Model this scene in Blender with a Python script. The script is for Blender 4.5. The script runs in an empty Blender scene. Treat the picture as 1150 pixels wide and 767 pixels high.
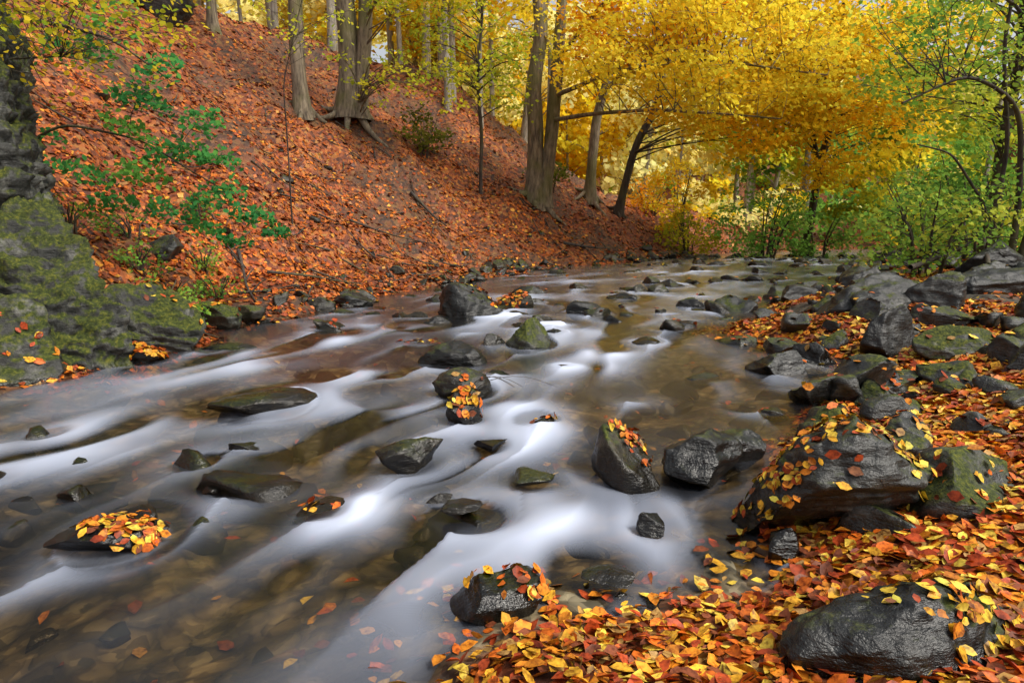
import bpy, bmesh, math
import numpy as np
from mathutils import Vector
rng = np.random.default_rng(11)
scn = bpy.context.scene
scn.view_settings.view_transform='Standard'; scn.view_settings.look='None'; scn.view_settings.exposure=0

# ------------------------------------------------------------------ noise
def h3(ix,iy,iz,seed):
    h=(ix.astype(np.int64)*374761393+iy.astype(np.int64)*668265263+iz.astype(np.int64)*1440662683+seed*974634777)&0xffffffff
    h=((h^(h>>13))*1274126177)&0xffffffff
    h=h^(h>>16)
    return (h&0xffffff)/float(0xffffff)
def vn(x,y,z=None,seed=0):
    if z is None: z=np.zeros_like(x)
    fx,fy,fz=np.floor(x),np.floor(y),np.floor(z)
    tx,ty,tz=x-fx,y-fy,z-fz
    tx=tx*tx*(3-2*tx);ty=ty*ty*(3-2*ty);tz=tz*tz*(3-2*tz)
    r=0
    for a in (0,1):
        for b in (0,1):
            for c in (0,1):
                w=(tx if a else 1-tx)*(ty if b else 1-ty)*(tz if c else 1-tz)
                r=r+w*h3(fx+a,fy+b,fz+c,seed)
    return r
def vn2(x,y,seed=0):
    fx,fy=np.floor(x),np.floor(y)
    tx,ty=x-fx,y-fy
    tx=tx*tx*(3-2*tx);ty=ty*ty*(3-2*ty)
    z=np.zeros_like(fx)
    return (h3(fx,fy,z,seed)*(1-tx)+h3(fx+1,fy,z,seed)*tx)*(1-ty)+(h3(fx,fy+1,z,seed)*(1-tx)+h3(fx+1,fy+1,z,seed)*tx)*ty
def fbm(x,y,z=None,o=4,seed=0):
    r=0;a=.5;t=0
    for i in range(o):
        f=2**i
        r=r+a*(vn(x*f,y*f,None if z is None else z*f,seed+i) if z is not None else vn2(x*f,y*f,seed+i)); t+=a; a*=.5
    return r/t
def sstep(a,b,x):
    t=np.clip((x-a)/(b-a),0,1); return t*t*(3-2*t)
def softplus(x,k=2.0): return np.log1p(np.exp(np.clip(x*k,-30,30)))/k

# ------------------------------------------------------------------ river plan
L=np.array([(-6,-8),(-5.5,0),(-5.2,3),(-4.66,5.47),(-4.23,6.1),(-3.9,7),(-3.8,8.4),(-2.8,11.2),(-1.98,14.6),(.7,20),(4.3,24.5),(10.4,33),(18,38),(32,43),(60,50)],float)
R=np.array([(-.3,-8),(-.3,1.2),(-.24,1.8),(-.14,2.02),(.09,2.15),(.44,2.25),(1.0,2.35),(1.24,2.55),(1.3,2.9),(1.5,3.5),(1.85,4.3),(2.7,5.3),(3.4,6.1),(2.9,7.2),(2.84,8.8),(4.6,11.7),(8.5,16.4),(13,23.7),(18,30),(34,35),(60,42)],float)
def pdist(x,y,P):
    d=np.full(x.shape,1e9)
    for (ax,ay),(bx,by) in zip(P[:-1],P[1:]):
        vx,vy=bx-ax,by-ay
        t=np.clip(((x-ax)*vx+(y-ay)*vy)/(vx*vx+vy*vy),0,1)
        d=np.minimum(d,np.hypot(x-ax-t*vx,y-ay-t*vy))
    return d
YCX=[-60,-30,-6.6,-.8,3.3,11.7,30]; YCY=[110,80,48,40.5,38,40.5,48]
def ground(x,y,full=False):
    x=np.asarray(x,float);y=np.asarray(y,float)
    wob=(vn2(x*.8,y*.8,5)-.5)*.9*sstep(5,10,y)+(vn2(x*2.6,y*2.6,6)-.5)*.4*sstep(2,6,y)+(vn2(x*6,y*6,8)-.5)*.12
    xl=np.interp(y,L[:,1],L[:,0]); xr=np.interp(y,R[:,1],R[:,0])
    dl=pdist(x,y,L); dr=pdist(x,y,R)
    sl=np.where(x<xl,dl,-dl)+wob      # >0 on left land
    sr=np.where(x>xr,dr,-dr)+wob
    n1=fbm(x*.35,y*.35,o=4,seed=20)-.5; n2=fbm(x*2.2,y*2.2,o=4,seed=30)-.5
    d=np.clip(np.minimum(-sl,-sr),0,None)
    bed=-.04-.24*(1-np.exp(-d*.8))+n2*.16*np.clip(d*3,0,1)
    dL=np.clip(sl,0,None)
    shore=-.04+.17*np.minimum(dL,1.2)+.68*softplus(dL-1.2)
    hl=shore+n2*.12*np.clip(dL*2,0,1)+n1*np.clip(dL*.25,0,1.3)
    yc=np.interp(x,YCX,YCY)
    hl=hl-1.3*softplus(y-yc,.8)
    fl=np.minimum(.35+n1*1.0,-.04+.25*dL)
    hl=np.maximum(hl,fl)
    hl=np.where(dL<2,np.minimum(hl,shore+n2*.12*np.clip(dL*2,0,1)+.1*dL),hl)
    dR=np.clip(sr,0,None)
    hr=-.04+.20*np.minimum(dR,1.5)+.05*dR+.42*softplus(dR-9,1)+n2*.12*np.clip(dR*2,0,1)+n1*np.clip(dR*.2,0,1.6)
    h=np.where(sl>0,hl,np.where(sr>0,hr,bed))
    hb=.45*softplus(y-72,.3)+n1*3*sstep(72,80,y)
    h=np.where(y>60,np.maximum(h,hb),h)
    h=np.minimum(h,60+n1*8)
    if full: return h,sl,sr
    return h
def gz(x,y): return float(ground(np.array([x]),np.array([y]))[0])

# ------------------------------------------------------------------ mesh helpers
def mesh_quads(name,V,F,mat,cols=None,smooth=False,attrs=None,parent=None):
    me=bpy.data.meshes.new(name)
    V=np.asarray(V,np.float32);F=np.asarray(F,np.int32)
    me.vertices.add(len(V)); me.vertices.foreach_set('co',V.ravel())
    k=F.shape[1]
    me.loops.add(F.size); me.loops.foreach_set('vertex_index',F.ravel())
    me.polygons.add(len(F)); me.polygons.foreach_set('loop_start',np.arange(0,F.size,k,dtype=np.int32))
    me.update(calc_edges=True)
    if smooth: me.polygons.foreach_set('use_smooth',np.ones(len(F),bool))
    if cols is not None:
        a=me.attributes.new('Col','FLOAT_COLOR','POINT')
        c=np.ones((len(V),4),np.float32); c[:,:3]=cols
        a.data.foreach_set('color',c.ravel())
    for n,v in (attrs or {}).items():
        a=me.attributes.new(n,'FLOAT','POINT'); a.data.foreach_set('value',np.asarray(v,np.float32).ravel())
    me.materials.append(mat)
    ob=bpy.data.objects.new(name,me); scn.collection.objects.link(ob)
    if parent: ob.parent=parent
    return ob
def empty(name):
    e=bpy.data.objects.new(name,None); scn.collection.objects.link(e); return e
class Tubes:
    def __init__(s): s.V=[];s.F=[];s.n=0
    def add(s,P,r,seg=8,lump=0,seed=0):
        P=np.asarray(P,float); r=np.broadcast_to(np.asarray(r,float),(len(P),))
        T=np.gradient(P,axis=0); T/=np.linalg.norm(T,axis=1)[:,None]+1e-9
        ref=np.array([.31,.95,.05]) if abs(T[:,2]).mean()>.6 else np.array([.02,.05,1.])
        U=np.cross(T,ref);U/=np.linalg.norm(U,axis=1)[:,None]+1e-9
        W=np.cross(T,U)
        a=np.linspace(0,2*np.pi,seg,endpoint=False)
        rr=r[:,None]*np.ones(seg)
        if lump:
            q=np.arange(len(P))[:,None]*.35
            rr=rr*(1+lump*(vn(np.cos(a)[None]*1.8+seed+q*0,np.sin(a)[None]*1.8+q*0,q+np.zeros(seg)[None],seed)-.5))
        V=P[:,None]+rr[...,None]*(np.cos(a)[None,:,None]*U[:,None]+np.sin(a)[None,:,None]*W[:,None])
        m=len(P); i=np.arange(m-1)[:,None]*seg; j=np.arange(seg)[None]; j2=(j+1)%seg
        F=np.stack([i+j,i+j2,i+seg+j2,i+seg+j],-1).reshape(-1,4)+s.n
        s.V.append(V.reshape(-1,3)); s.F.append(F); s.n+=m*seg
    def build(s,name,mat,parent=None):
        if s.n: return mesh_quads(name,np.concatenate(s.V),np.concatenate(s.F),mat,smooth=True,parent=parent)
def leaves_geo(P,Nn,size,cols,near=False,width=.62,curl=.12):
    n=len(P)
    Nn=Nn/np.linalg.norm(Nn,axis=1)[:,None]
    d=rng.normal(size=(n,3)); d-=Nn*(d*Nn).sum(1)[:,None]; d/=np.linalg.norm(d,axis=1)[:,None]
    b=np.cross(Nn,d); s=np.asarray(size)[:,None]
    w=(width*rng.uniform(.75,1.25,n))[:,None]
    c=(curl*rng.uniform(-.8,1.9,n))[:,None]
    if near:
        pts=[(-.5,0,0),(-.22,.36,.8),(.15,.42,1.1),(.55,0,.5),(.15,-.42,1.1),(-.22,-.36,.8)]
        V=np.stack([P+s*(d*px+b*py*w*1.2+Nn*pz*c) for px,py,pz in pts],1)
        f=np.array([[0,1,2,3],[0,3,4,5]]); k=6
    else:
        pts=[(-.5,0,0),(0,.5,1),(.5,0,0),(0,-.5,1)]
        V=np.stack([P+s*(d*px+b*py*w*1.2+Nn*pz*c) for px,py,pz in pts],1)
        f=np.array([[0,1,2,3]]); k=4
    F=(np.arange(n)[:,None,None]*k+f[None]).reshape(-1,4)
    return V.reshape(-1,3),F,np.repeat(cols,k,axis=0)
def pick(pal,n,jit=.18):
    pal=np.array(pal); w=pal[:,3]/pal[:,3].sum()
    c=pal[rng.choice(len(pal),n,p=w),:3]
    return np.clip(c*rng.uniform(1-jit,1+jit,(n,1)),0,1)

# ------------------------------------------------------------------ materials
def nmat(name):
    m=bpy.data.materials.new(name); m.use_nodes=True; m.node_tree.nodes.clear(); return m,m.node_tree
def nd(nt,t,props=None,**inp):
    n=nt.nodes.new(t)
    for k,v in (props or {}).items(): setattr(n,k,v)
    for k,v in inp.items():
        k=k.replace('_',' ')
        s=n.inputs[int(k[1:])] if k[0]=='i' and k[1:].isdigit() else n.inputs[k]
        if isinstance(v,bpy.types.NodeSocket): nt.links.new(v,s)
        else: s.default_value=v
    return n
def ramp(nt,fac,stops,interp='LINEAR'):
    n=nt.nodes.new('ShaderNodeValToRGB'); n.color_ramp.interpolation=interp
    e=n.color_ramp.elements
    while len(e)<len(stops): e.new(.5)
    for el,(p,c) in zip(e,stops): el.position=p; el.color=(*c,1) if len(c)==3 else c
    nt.links.new(fac,n.inputs[0]); return n.outputs[0]
def mix(nt,fac,a,b,mode='MIX'):
    n=nt.nodes.new('ShaderNodeMix'); n.data_type='RGBA'; n.blend_type=mode
    for s,v in ((n.inputs[0],fac),(n.inputs[6],a),(n.inputs[7],b)):
        if isinstance(v,bpy.types.NodeSocket): nt.links.new(v,s)
        else: s.default_value=v if not isinstance(v,tuple) or len(v)==4 else (*v,1)
    return n.outputs[2]
def math_(nt,op,a,b=0.0,clamp=False):
    n=nt.nodes.new('ShaderNodeMath'); n.operation=op; n.use_clamp=clamp
    for s,v in ((n.inputs[0],a),(n.inputs[1],b)):
        if isinstance(v,bpy.types.NodeSocket): nt.links.new(v,s)
        else: s.default_value=v
    return n.outputs[0]
g3=lambda v:(v,v,v)
def tree_leaf_mat(name,trans):
    m,nt=nmat(name)
    a=nd(nt,'ShaderNodeAttribute',{'attribute_name':'Col'})
    p=nd(nt,'ShaderNodeBsdfDiffuse',Color=a.outputs['Color'])
    t=nd(nt,'ShaderNodeBsdfTranslucent',Color=a.outputs['Color'])
    mx=nd(nt,'ShaderNodeMixShader',i0=trans,i1=p.outputs[0],i2=t.outputs[0])
    nd(nt,'ShaderNodeOutputMaterial',Surface=mx.outputs[0]); return m
M_leaf=tree_leaf_mat('tree_leaves',.5)
def litter_mat(name):
    m,nt=nmat(name)
    a=nd(nt,'ShaderNodeAttribute',{'attribute_name':'Col'})
    geo=nd(nt,'ShaderNodeNewGeometry')
    no=nd(nt,'ShaderNodeTexNoise',Scale=42.0,Detail=2.0,Roughness=.7,Vector=geo.outputs['Position'])
    c=mix(nt,1.0,a.outputs['Color'],ramp(nt,no.outputs[0],[(.33,(.40,.30,.25)),(.5,g3(.9)),(.68,g3(1.25))]),'MULTIPLY')
    p=nd(nt,'ShaderNodeBsdfPrincipled',Base_Color=c,Roughness=.5); p.inputs['Specular IOR Level'].default_value=.25
    nd(nt,'ShaderNodeOutputMaterial',Surface=p.outputs[0]); return m
M_litter=litter_mat('fallen_leaves')

def rock_mat(name,dark,mid,light,moss=0.0,wetz=.08,sc=1.0,mossdark=1.0,rgh=.42):
    m,nt=nmat(name)
    tc=nd(nt,'ShaderNodeTexCoord'); oi=nd(nt,'ShaderNodeObjectInfo'); geo=nd(nt,'ShaderNodeNewGeometry')
    v=nd(nt,'ShaderNodeVectorMath',{'operation':'ADD'},i0=tc.outputs['Object'],i1=oi.outputs['Location'])
    V=v.outputs[0]
    n1=nd(nt,'ShaderNodeTexNoise',Vector=V,Scale=3.4*sc,Detail=7.0,Roughness=.68,Distortion=.5)
    c=ramp(nt,n1.outputs[0],[(.36,dark),(.52,mid),(.66,light)])
    mp=nd(nt,'ShaderNodeMapping',Vector=V); mp.inputs['Rotation'].default_value=(.5,.35,.2); mp.inputs['Scale'].default_value=(2*sc,2*sc,9*sc)
    n2=nd(nt,'ShaderNodeTexNoise',Vector=mp.outputs[0],Scale=1.6,Detail=5.0,Roughness=.65)
    c=mix(nt,.7,c,ramp(nt,n2.outputs[0],[(.35,g3(.35)),(.6,g3(1.1)),(.72,g3(1.6))]),'MULTIPLY')
    n3=nd(nt,'ShaderNodeTexNoise',Vector=V,Scale=38.0*sc,Detail=3.0,Roughness=.7)
    c=mix(nt,.8,c,ramp(nt,n3.outputs[0],[(.35,g3(.5)),(.65,g3(1.5))]),'MULTIPLY')
    sep=nd(nt,'ShaderNodeSeparateXYZ',Vector=geo.outputs['Normal'])
    sp=nd(nt,'ShaderNodeSeparateXYZ',Vector=geo.outputs['Position'])
    nm=nd(nt,'ShaderNodeTexNoise',Vector=V,Scale=2.6,Detail=7.0,Roughness=.72)
    f=math_(nt,'ADD',math_(nt,'MULTIPLY',sep.outputs[2],.24),nm.outputs[0])
    lo=.86-.28*moss
    mf=ramp(nt,f,[(lo,g3(0)),(lo+.10,g3(1))])
    k=mossdark
    mc=ramp(nt,n3.outputs[0],[(.3,(.006*k,.012*k,.001)),(.5,(.038*k,.052*k,.004)),(.72,(.13*k,.13*k,.010))])
    c=mix(nt,mf,c,mc)
    wet=ramp(nt,math_(nt,'ADD',sp.outputs[2],math_(nt,'MULTIPLY',nm.outputs[0],.12)),[(wetz,g3(1)),(wetz+.12,g3(0))])
    c=mix(nt,wet,c,mix(nt,1.0,c,(.36,.33,.28),'MULTIPLY'))
    ro=mix(nt,wet,mix(nt,mf,g3(rgh),g3(.95)),g3(.2))
    hh=math_(nt,'ADD',math_(nt,'ADD',math_(nt,'MULTIPLY',n1.outputs[0],.7),math_(nt,'MULTIPLY',n2.outputs[0],.6)),math_(nt,'MULTIPLY',n3.outputs[0],.14))
    b3=nd(nt,'ShaderNodeBump',Strength=.9,Distance=.045/sc,Height=hh)
    p=nd(nt,'ShaderNodeBsdfPrincipled',Base_Color=c,Roughness=ro,Normal=b3.outputs[0])
    nd(nt,'ShaderNodeOutputMaterial',Surface=p.outputs[0]); return m
M_rdark=rock_mat('wet_slate',(.003,.004,.004),(.010,.011,.011),(.042,.041,.036),.45,wetz=.16)
M_rgrey=rock_mat('grey_stone',(.008,.009,.009),(.025,.027,.025),(.085,.085,.076),.7,wetz=.12)
M_rmoss=rock_mat('mossy_stone',(.012,.014,.010),(.038,.041,.034),(.12,.12,.10),1.1)
M_rcliff=rock_mat('mossy_cliff_stone',(.006,.007,.005),(.028,.029,.025),(.12,.12,.105),1.16,sc=.6,mossdark=.95,rgh=.65)
M_rbrown=rock_mat('brown_stone',(.009,.008,.005),(.026,.022,.014),(.075,.064,.04),.6,wetz=.18)

def bark_mat(name,a,b,moss=.3):
    m,nt=nmat(name)
    geo=nd(nt,'ShaderNodeNewGeometry')
    mp=nd(nt,'ShaderNodeMapping',Vector=geo.outputs['Position']); mp.inputs['Scale'].default_value=(6,6,1.1)
    n=nd(nt,'ShaderNodeTexNoise',Vector=mp.outputs[0],Scale=1.6,Detail=6.0,Roughness=.65)
    c=ramp(nt,n.outputs[0],[(.35,a),(.65,b)])
    n2=nd(nt,'ShaderNodeTexNoise',Vector=geo.outputs['Position'],Scale=.9,Detail=5.0)
    c=mix(nt,ramp(nt,n2.outputs[0],[(.48,g3(0)),(.62,g3(moss))]),c,(.12,.12,.025))
    bp=nd(nt,'ShaderNodeBump',Strength=.7,Distance=.05,Height=n.outputs[0])
    p=nd(nt,'ShaderNodeBsdfPrincipled',Base_Color=c,Roughness=.85,Normal=bp.outputs[0])
    nd(nt,'ShaderNodeOutputMaterial',Surface=p.outputs[0]); return m
M_bark=bark_mat('beech_bark',(.07,.052,.035),(.30,.24,.16),.6)
M_barkd=bark_mat('dark_bark',(.02,.015,.012),(.08,.06,.045),.3)
M_barkl=bark_mat('pale_bark',(.16,.14,.11),(.42,.38,.32),.2)

def ground_mat():
    m,nt=nmat('leafy_ground')
    geo=nd(nt,'ShaderNodeNewGeometry'); P=geo.outputs['Position']
    nw=nd(nt,'ShaderNodeTexNoise',Vector=P,Scale=7.0,Detail=2.0)
    v0=nd(nt,'ShaderNodeVectorMath',{'operation':'SCALE'},i0=nw.outputs['Color']); v0.inputs['Scale'].default_value=.15
    PW=nd(nt,'ShaderNodeVectorMath',{'operation':'ADD'},i0=P,i1=v0.outputs[0]).outputs[0]
    vo=nd(nt,'ShaderNodeTexVoronoi',Vector=PW,Scale=8.0)
    s=nd(nt,'ShaderNodeSeparateColor',Color=vo.outputs['Color'])
    lc=ramp(nt,s.outputs[0],[(0,(.06,.018,.008)),(.3,(.15,.035,.009)),(.55,(.27,.065,.012)),(.8,(.38,.11,.015)),(1,(.33,.16,.035))])
    nl=nd(nt,'ShaderNodeTexNoise',Vector=P,Scale=.5,Detail=6.0,Roughness=.65)
    lc=mix(nt,.8,lc,ramp(nt,nl.outputs[0],[(.35,g3(.4)),(.6,g3(1.15))]),'MULTIPLY')
    nsoil=nd(nt,'ShaderNodeTexNoise',Vector=P,Scale=5.0,Detail=6.0)
    soil=ramp(nt,nsoil.outputs[0],[(.3,(.015,.012,.007)),(.7,(.06,.046,.027))])
    al=nd(nt,'ShaderNodeAttribute',{'attribute_name':'litter'})
    ab=nd(nt,'ShaderNodeAttribute',{'attribute_name':'bed'})
    c=mix(nt,al.outputs['Fac'],soil,lc)
    vb=nd(nt,'ShaderNodeTexVoronoi',Vector=PW,Scale=6.5); vb2=nd(nt,'ShaderNodeTexVoronoi',Vector=PW,Scale=15.0)
    sb=nd(nt,'ShaderNodeSeparateColor',Color=vb.outputs['Color']); sb2=nd(nt,'ShaderNodeSeparateColor',Color=vb2.outputs['Color'])
    pc=ramp(nt,sb.outputs[1],[(0,(.035,.033,.02)),(.4,(.11,.09,.048)),(.7,(.18,.13,.06)),(.9,(.30,.26,.18)),(1,(.36,.17,.05))])
    pc2=ramp(nt,sb2.outputs[1],[(0,(.03,.03,.02)),(.5,(.14,.105,.05)),(1,(.38,.32,.2))])
    pc=mix(nt,.5,pc,pc2)
    edge=ramp(nt,vb.outputs['Distance'],[(.3,g3(1)),(.7,g3(.12))])
    pc=mix(nt,.9,pc,edge,'MULTIPLY')
    pc=mix(nt,.8,pc,ramp(nt,nl.outputs[0],[(.38,g3(.4)),(.6,g3(1.5))]),'MULTIPLY')
    c=mix(nt,ab.outputs['Fac'],c,pc)
    hh=math_(nt,'ADD',math_(nt,'MULTIPLY',vb.outputs['Distance'],-1.0),math_(nt,'MULTIPLY',vo.outputs['Distance'],.6))
    bp=nd(nt,'ShaderNodeBump',Strength=.8,Distance=.05,Height=hh)
    p=nd(nt,'ShaderNodeBsdfPrincipled',Base_Color=c,Roughness=.75,Normal=bp.outputs[0])
    nd(nt,'ShaderNodeOutputMaterial',Surface=p.outputs[0]); return m

def water_mat():
    m,nt=nmat('silky_water')
    a=nd(nt,'ShaderNodeAttribute',{'attribute_name':'foam'})
    fr=nd(nt,'ShaderNodeFresnel',IOR=1.33)
    tr=nd(nt,'ShaderNodeBsdfTransparent',Color=(.70,.61,.45,1))
    gl=nd(nt,'ShaderNodeBsdfGlossy',Color=(.95,.97,1,1),Roughness=.2)
    w=nd(nt,'ShaderNodeMixShader',i0=fr.outputs[0],i1=tr.outputs[0],i2=gl.outputs[0])
    df=nd(nt,'ShaderNodeBsdfDiffuse',Color=(.62,.69,.86,1))
    f=ramp(nt,a.outputs['Fac'],[(0,g3(0)),(1,g3(.94))])
    mx=nd(nt,'ShaderNodeMixShader',i0=f,i1=w.outputs[0],i2=df.outputs[0])
    nd(nt,'ShaderNodeOutputMaterial',Surface=mx.outputs[0]); return m

# ------------------------------------------------------------------ terrain
def axis(n,lo,hi,c,k):
    a=np.arcsinh((lo-c)/k); b=np.arcsinh((hi-c)/k)
    return c+k*np.sinh(np.linspace(a,b,n))
xs=axis(580,-90,95,-.5,5.0); ys=axis(620,-12,150,3.5,3.5)
X,Y=np.meshgrid(xs,ys)
H,SL,SR=ground(X,Y,True)
land=np.clip(np.maximum(SL,SR)*5+.6,0,1)
def litter_right(x,y,sr):
    l=sstep(.30,.46,fbm(x*.9,y*.9,o=3,seed=77)); l=np.where(sr>6,l*.6,l); return np.where(y<4.2,1,l)
def litter_left(x,y,sl):
    return np.clip(.35+.65*sstep(0,.6,sl),0,1)*(.4+.6*sstep(.30,.46,fbm(x*.5,y*.5,o=4,seed=79)))
lit=np.where(SL>-.1,litter_left(X,Y,SL),litter_right(X,Y,SR))
nx=len(xs);ny=len(ys)
i=np.arange(ny-1)[:,None]*nx;j=np.arange(nx-1)[None]
F=np.stack([i+j,i+j+1,i+nx+j+1,i+nx+j],-1).reshape(-1,4)
mesh_quads('ground',np.stack([X,Y,H],-1).reshape(-1,3),F,ground_mat(),smooth=True,attrs={'litter':lit.ravel(),'bed':(1-land).ravel()})

# ------------------------------------------------------------------ rocks
_ico={}
def ico(sub):
    if sub not in _ico:
        bm=bmesh.new(); bmesh.ops.create_icosphere(bm,subdivisions=sub,radius=1)
        _ico[sub]=(np.array([v.co[:] for v in bm.verts]),np.array([[v.index for v in f.verts] for f in bm.faces])); bm.free()
    return _ico[sub]
def rock_shape(s,sub,seed,facets=9,rough=1.0,lo=.42,hi=.82,crag=0):
    r=np.random.default_rng(seed)
    V,F=ico(sub); V=V.copy()
    for k in range(facets):
        n=r.normal(size=3); n/=np.linalg.norm(n); d=r.uniform(lo,hi)
        t=np.clip(V@n-d,0,None); V-=n*(t*.96)[:,None]
    V=V/np.abs(V).max(0)
    q=V*1.4+seed*3.1
    V=V*(1+.32*rough*(fbm(q[:,0],q[:,1],q[:,2],3,seed)-.5)[:,None])
    q=V*np.array(s)*7+seed
    nrm=V/np.linalg.norm(V,axis=1)[:,None]
    st=fbm(q[:,0]*.4+q[:,2]*.5,q[:,1]*.4,q[:,2]*3.2,3,seed+5)-.5
    V=V*np.array(s)+nrm*(st*.16*rough*min(s)+ (fbm(q[:,0]*2,q[:,1]*2,q[:,2]*2,3,seed+9)-.5)*.14*min(s)*rough)[:,None]
    if crag:
        q=V*np.array([2.2,2.2,1.3])+seed; c=1-np.abs(2*fbm(q[:,0],q[:,1],q[:,2],5,seed+20)-1)*2.2
        q=V*np.array([1.0,1.0,4.0])+V[:,:1]*1.5; c2=fbm(q[:,0],q[:,1],q[:,2],4,seed+30)-.5
        V=V+nrm*(c*.16+c2*.35)[:,None]*crag
    return V,F
LV=[];LF=[];LC=[];ln=0
AUT=[(.54,.12,.012,3.2),(.58,.20,.015,3),(.66,.34,.025,2.4),(.33,.05,.012,2.8),(.18,.05,.02,2.2),(.70,.50,.06,1.6),(.32,.18,.05,1.2)]
RUST=[(.36,.080,.012,3),(.50,.135,.014,2.8),(.25,.048,.010,3),(.13,.035,.014,2.4),(.56,.26,.03,.8),(.24,.11,.045,.9)]
YEL=[(.72,.50,.05,3),(.66,.34,.02,2),(.55,.18,.015,2),(.36,.06,.015,1.3),(.50,.44,.06,.8),(.22,.08,.03,1.0)]
def addleaf(geo):
    global ln
    V,F,C=geo; LV.append(V);LF.append(F+ln);LC.append(C); ln+=len(V)
OBST=[]
def rock(name,x,y,w,h,d=None,rot=0,seed=1,mat=None,sub=5,z=None,emb=.45,leaf=0,pal=AUT,lofs=(0,0),lr=1.0,tilt=0,facets=9,lsize=.1,river=True,rough=1,crag=0):
    d=d or w*.8
    sz=h/(2-2*emb)
    V,F=rock_shape((w/2,d/2,sz),sub,seed,facets,rough,crag=crag)
    ct,s_=math.cos(tilt),math.sin(tilt)
    V=np.stack([V[:,0]*ct+V[:,2]*s_,V[:,1],-V[:,0]*s_+V[:,2]*ct],1)
    c,s=math.cos(rot),math.sin(rot)
    V=np.stack([V[:,0]*c-V[:,1]*s,V[:,0]*s+V[:,1]*c,V[:,2]],1)
    if z is None: z=max(gz(x,y),0.0)
    zc=z+h-V[:,2].max()
    ob=mesh_quads(name,V,F,mat or M_rdark,smooth=True); ob.location=(x,y,zc)
    if river: OBST.append((x,y,max(w,.12)*.5))
    if leaf:
        me=ob.data; nn=np.zeros(len(V)*3); me.vertices.foreach_get('normal',nn); nn=nn.reshape(-1,3)
        ok=np.where((nn[:,2]>.25)&(np.hypot((V[:,0]-lofs[0]*w)/(w*.5*lr),(V[:,1]-lofs[1]*d)/(d*.5*lr))<1+.35*rng.normal(size=len(V))))[0]
        if len(ok):
            k=rng.choice(ok,leaf)
            P=V[k]+np.array([x,y,zc])+nn[k]*rng.uniform(.004,.016,(leaf,1))+rng.normal(size=(leaf,3))*.005
            addleaf(leaves_geo(P,nn[k]+rng.normal(size=(leaf,3))*.22,rng.uniform(.6,1.2,leaf)*lsize,pick(pal,leaf,.25),True))
    return ob
# mid-stream rocks
rock('river_rock',-.64,10.3,1.2,.60,.9,.1,3,M_rdark,leaf=50,lofs=(.1,.15),lr=.6,lsize=.10,facets=14)
rock('river_rock',-.02,10.9,.75,.36,.6,.3,4,M_rbrown,leaf=130,lsize=.11)
rock('river_rock',1.2,10.3,.72,.30,.5,.2,5,M_rdark,tilt=.25)
rock('river_rock',.2,7.65,.60,.38,.5,.5,6,M_rmoss,facets=8)
rock('river_rock',-.25,7.75,.38,.18,.3,.5,61,M_rbrown,facets=6)
rock('river_rock',-.77,6.75,.95,.26,.55,-.15,7,M_rdark,facets=14)
rock('river_rock',-.45,5.4,.60,.28,.45,.35,8,M_rbrown,leaf=8,lsize=.07)
rock('river_rock',-.36,4.65,.30,.27,.27,.4,9,M_rbrown,leaf=60,lofs=(.1,.1),lsize=.068)
rock('river_rock',-2.1,5.1,.9,.14,.55,.45,10,M_rbrown,facets=7)
rock('river_rock',-.66,3.9,.48,.15,.3,.5,12,M_rbrown)
rock('river_rock',-1.98,2.85,.52,.10,.34,.4,13,M_rdark,leaf=150,lofs=(.14,.05),lr=.65,lsize=.058)
rock('river_rock',.70,3.65,.42,.31,.45,.2,14,M_rbrown,leaf=60,lofs=(.15,.2),lr=.65,lsize=.06)
rock('river_rock',.82,4.3,.22,.08,.2,.2,15,M_rbrown,leaf=10,lsize=.065)
rock('river_rock',.24,4.6,.24,.07,.2,.2,16,M_rbrown,leaf=16,lsize=.065)
rock('river_rock',.12,3.6,.34,.05,.25,.9,17,M_rmoss)
rock('river_rock',.72,2.98,.18,.07,.15,.2,18,M_rdark)
rock('river_rock',-.08,2.36,.46,.09,.3,.1,19,M_rdark,leaf=40,lofs=(.2,.1),lr=.6,lsize=.06)
rock('river_rock',1.14,3.72,.76,.25,.42,.75,20,M_rdark,tilt=.1,facets=14)
rock('river_rock',1.45,3.95,.45,.18,.32,.2,28,M_rdark,facets=12)
rock('river_rock',-1.05,3.2,.28,.02,.2,.75,21,M_rbrown,leaf=12,lsize=.06)
rock('river_rock',.42,2.5,.24,.02,.18,.1,22,M_rbrown)
rock('river_rock',2.75,6.3,.6,.26,.45,.1,23,M_rdark)
rock('river_rock',.55,6.4,.36,.08,.3,.1,24,M_rbrown)
rock('river_rock',2.5,9.0,.6,.16,.4,.1,25,M_rdark,leaf=10)
rock('river_rock',3.3,11.2,.7,.25,.5,.1,26,M_rdark)
rock('river_rock',2.2,12.5,.65,.2,.5,.1,27,M_rdark)
rock('river_rock',-1.2,7.9,.6,.05,.4,.1,29,M_rbrown,leaf=30,lsize=.09)
rock('river_rock',.95,5.2,.3,.04,.25,.4,62,M_rbrown)
rock('river_rock',-2.6,8.7,.7,.14,.45,.4,64,M_rdark,leaf=6)
rock('river_rock',.1,8.9,.42,.14,.34,.4,65,M_rdark)
rock('river_rock',1.7,7.8,.5,.12,.35,.9,66,M_rdark)
rock('river_rock',-1.75,9.9,.5,.16,.38,.9,67,M_rdark)
rock('river_rock',2.1,4.9,.35,.06,.3,.9,68,M_rbrown,leaf=6)
rock('river_rock',-.28,3.2,.24,.03,.2,.5,69,M_rbrown)
rock('river_rock',.55,8.3,.5,.15,.35,.2,71,M_rdark)
rock('river_rock',1.55,9.5,.6,.18,.4,.2,72,M_rdark)
rock('river_rock',-.1,6.1,.35,.08,.28,.2,73,M_rdark)
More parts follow.
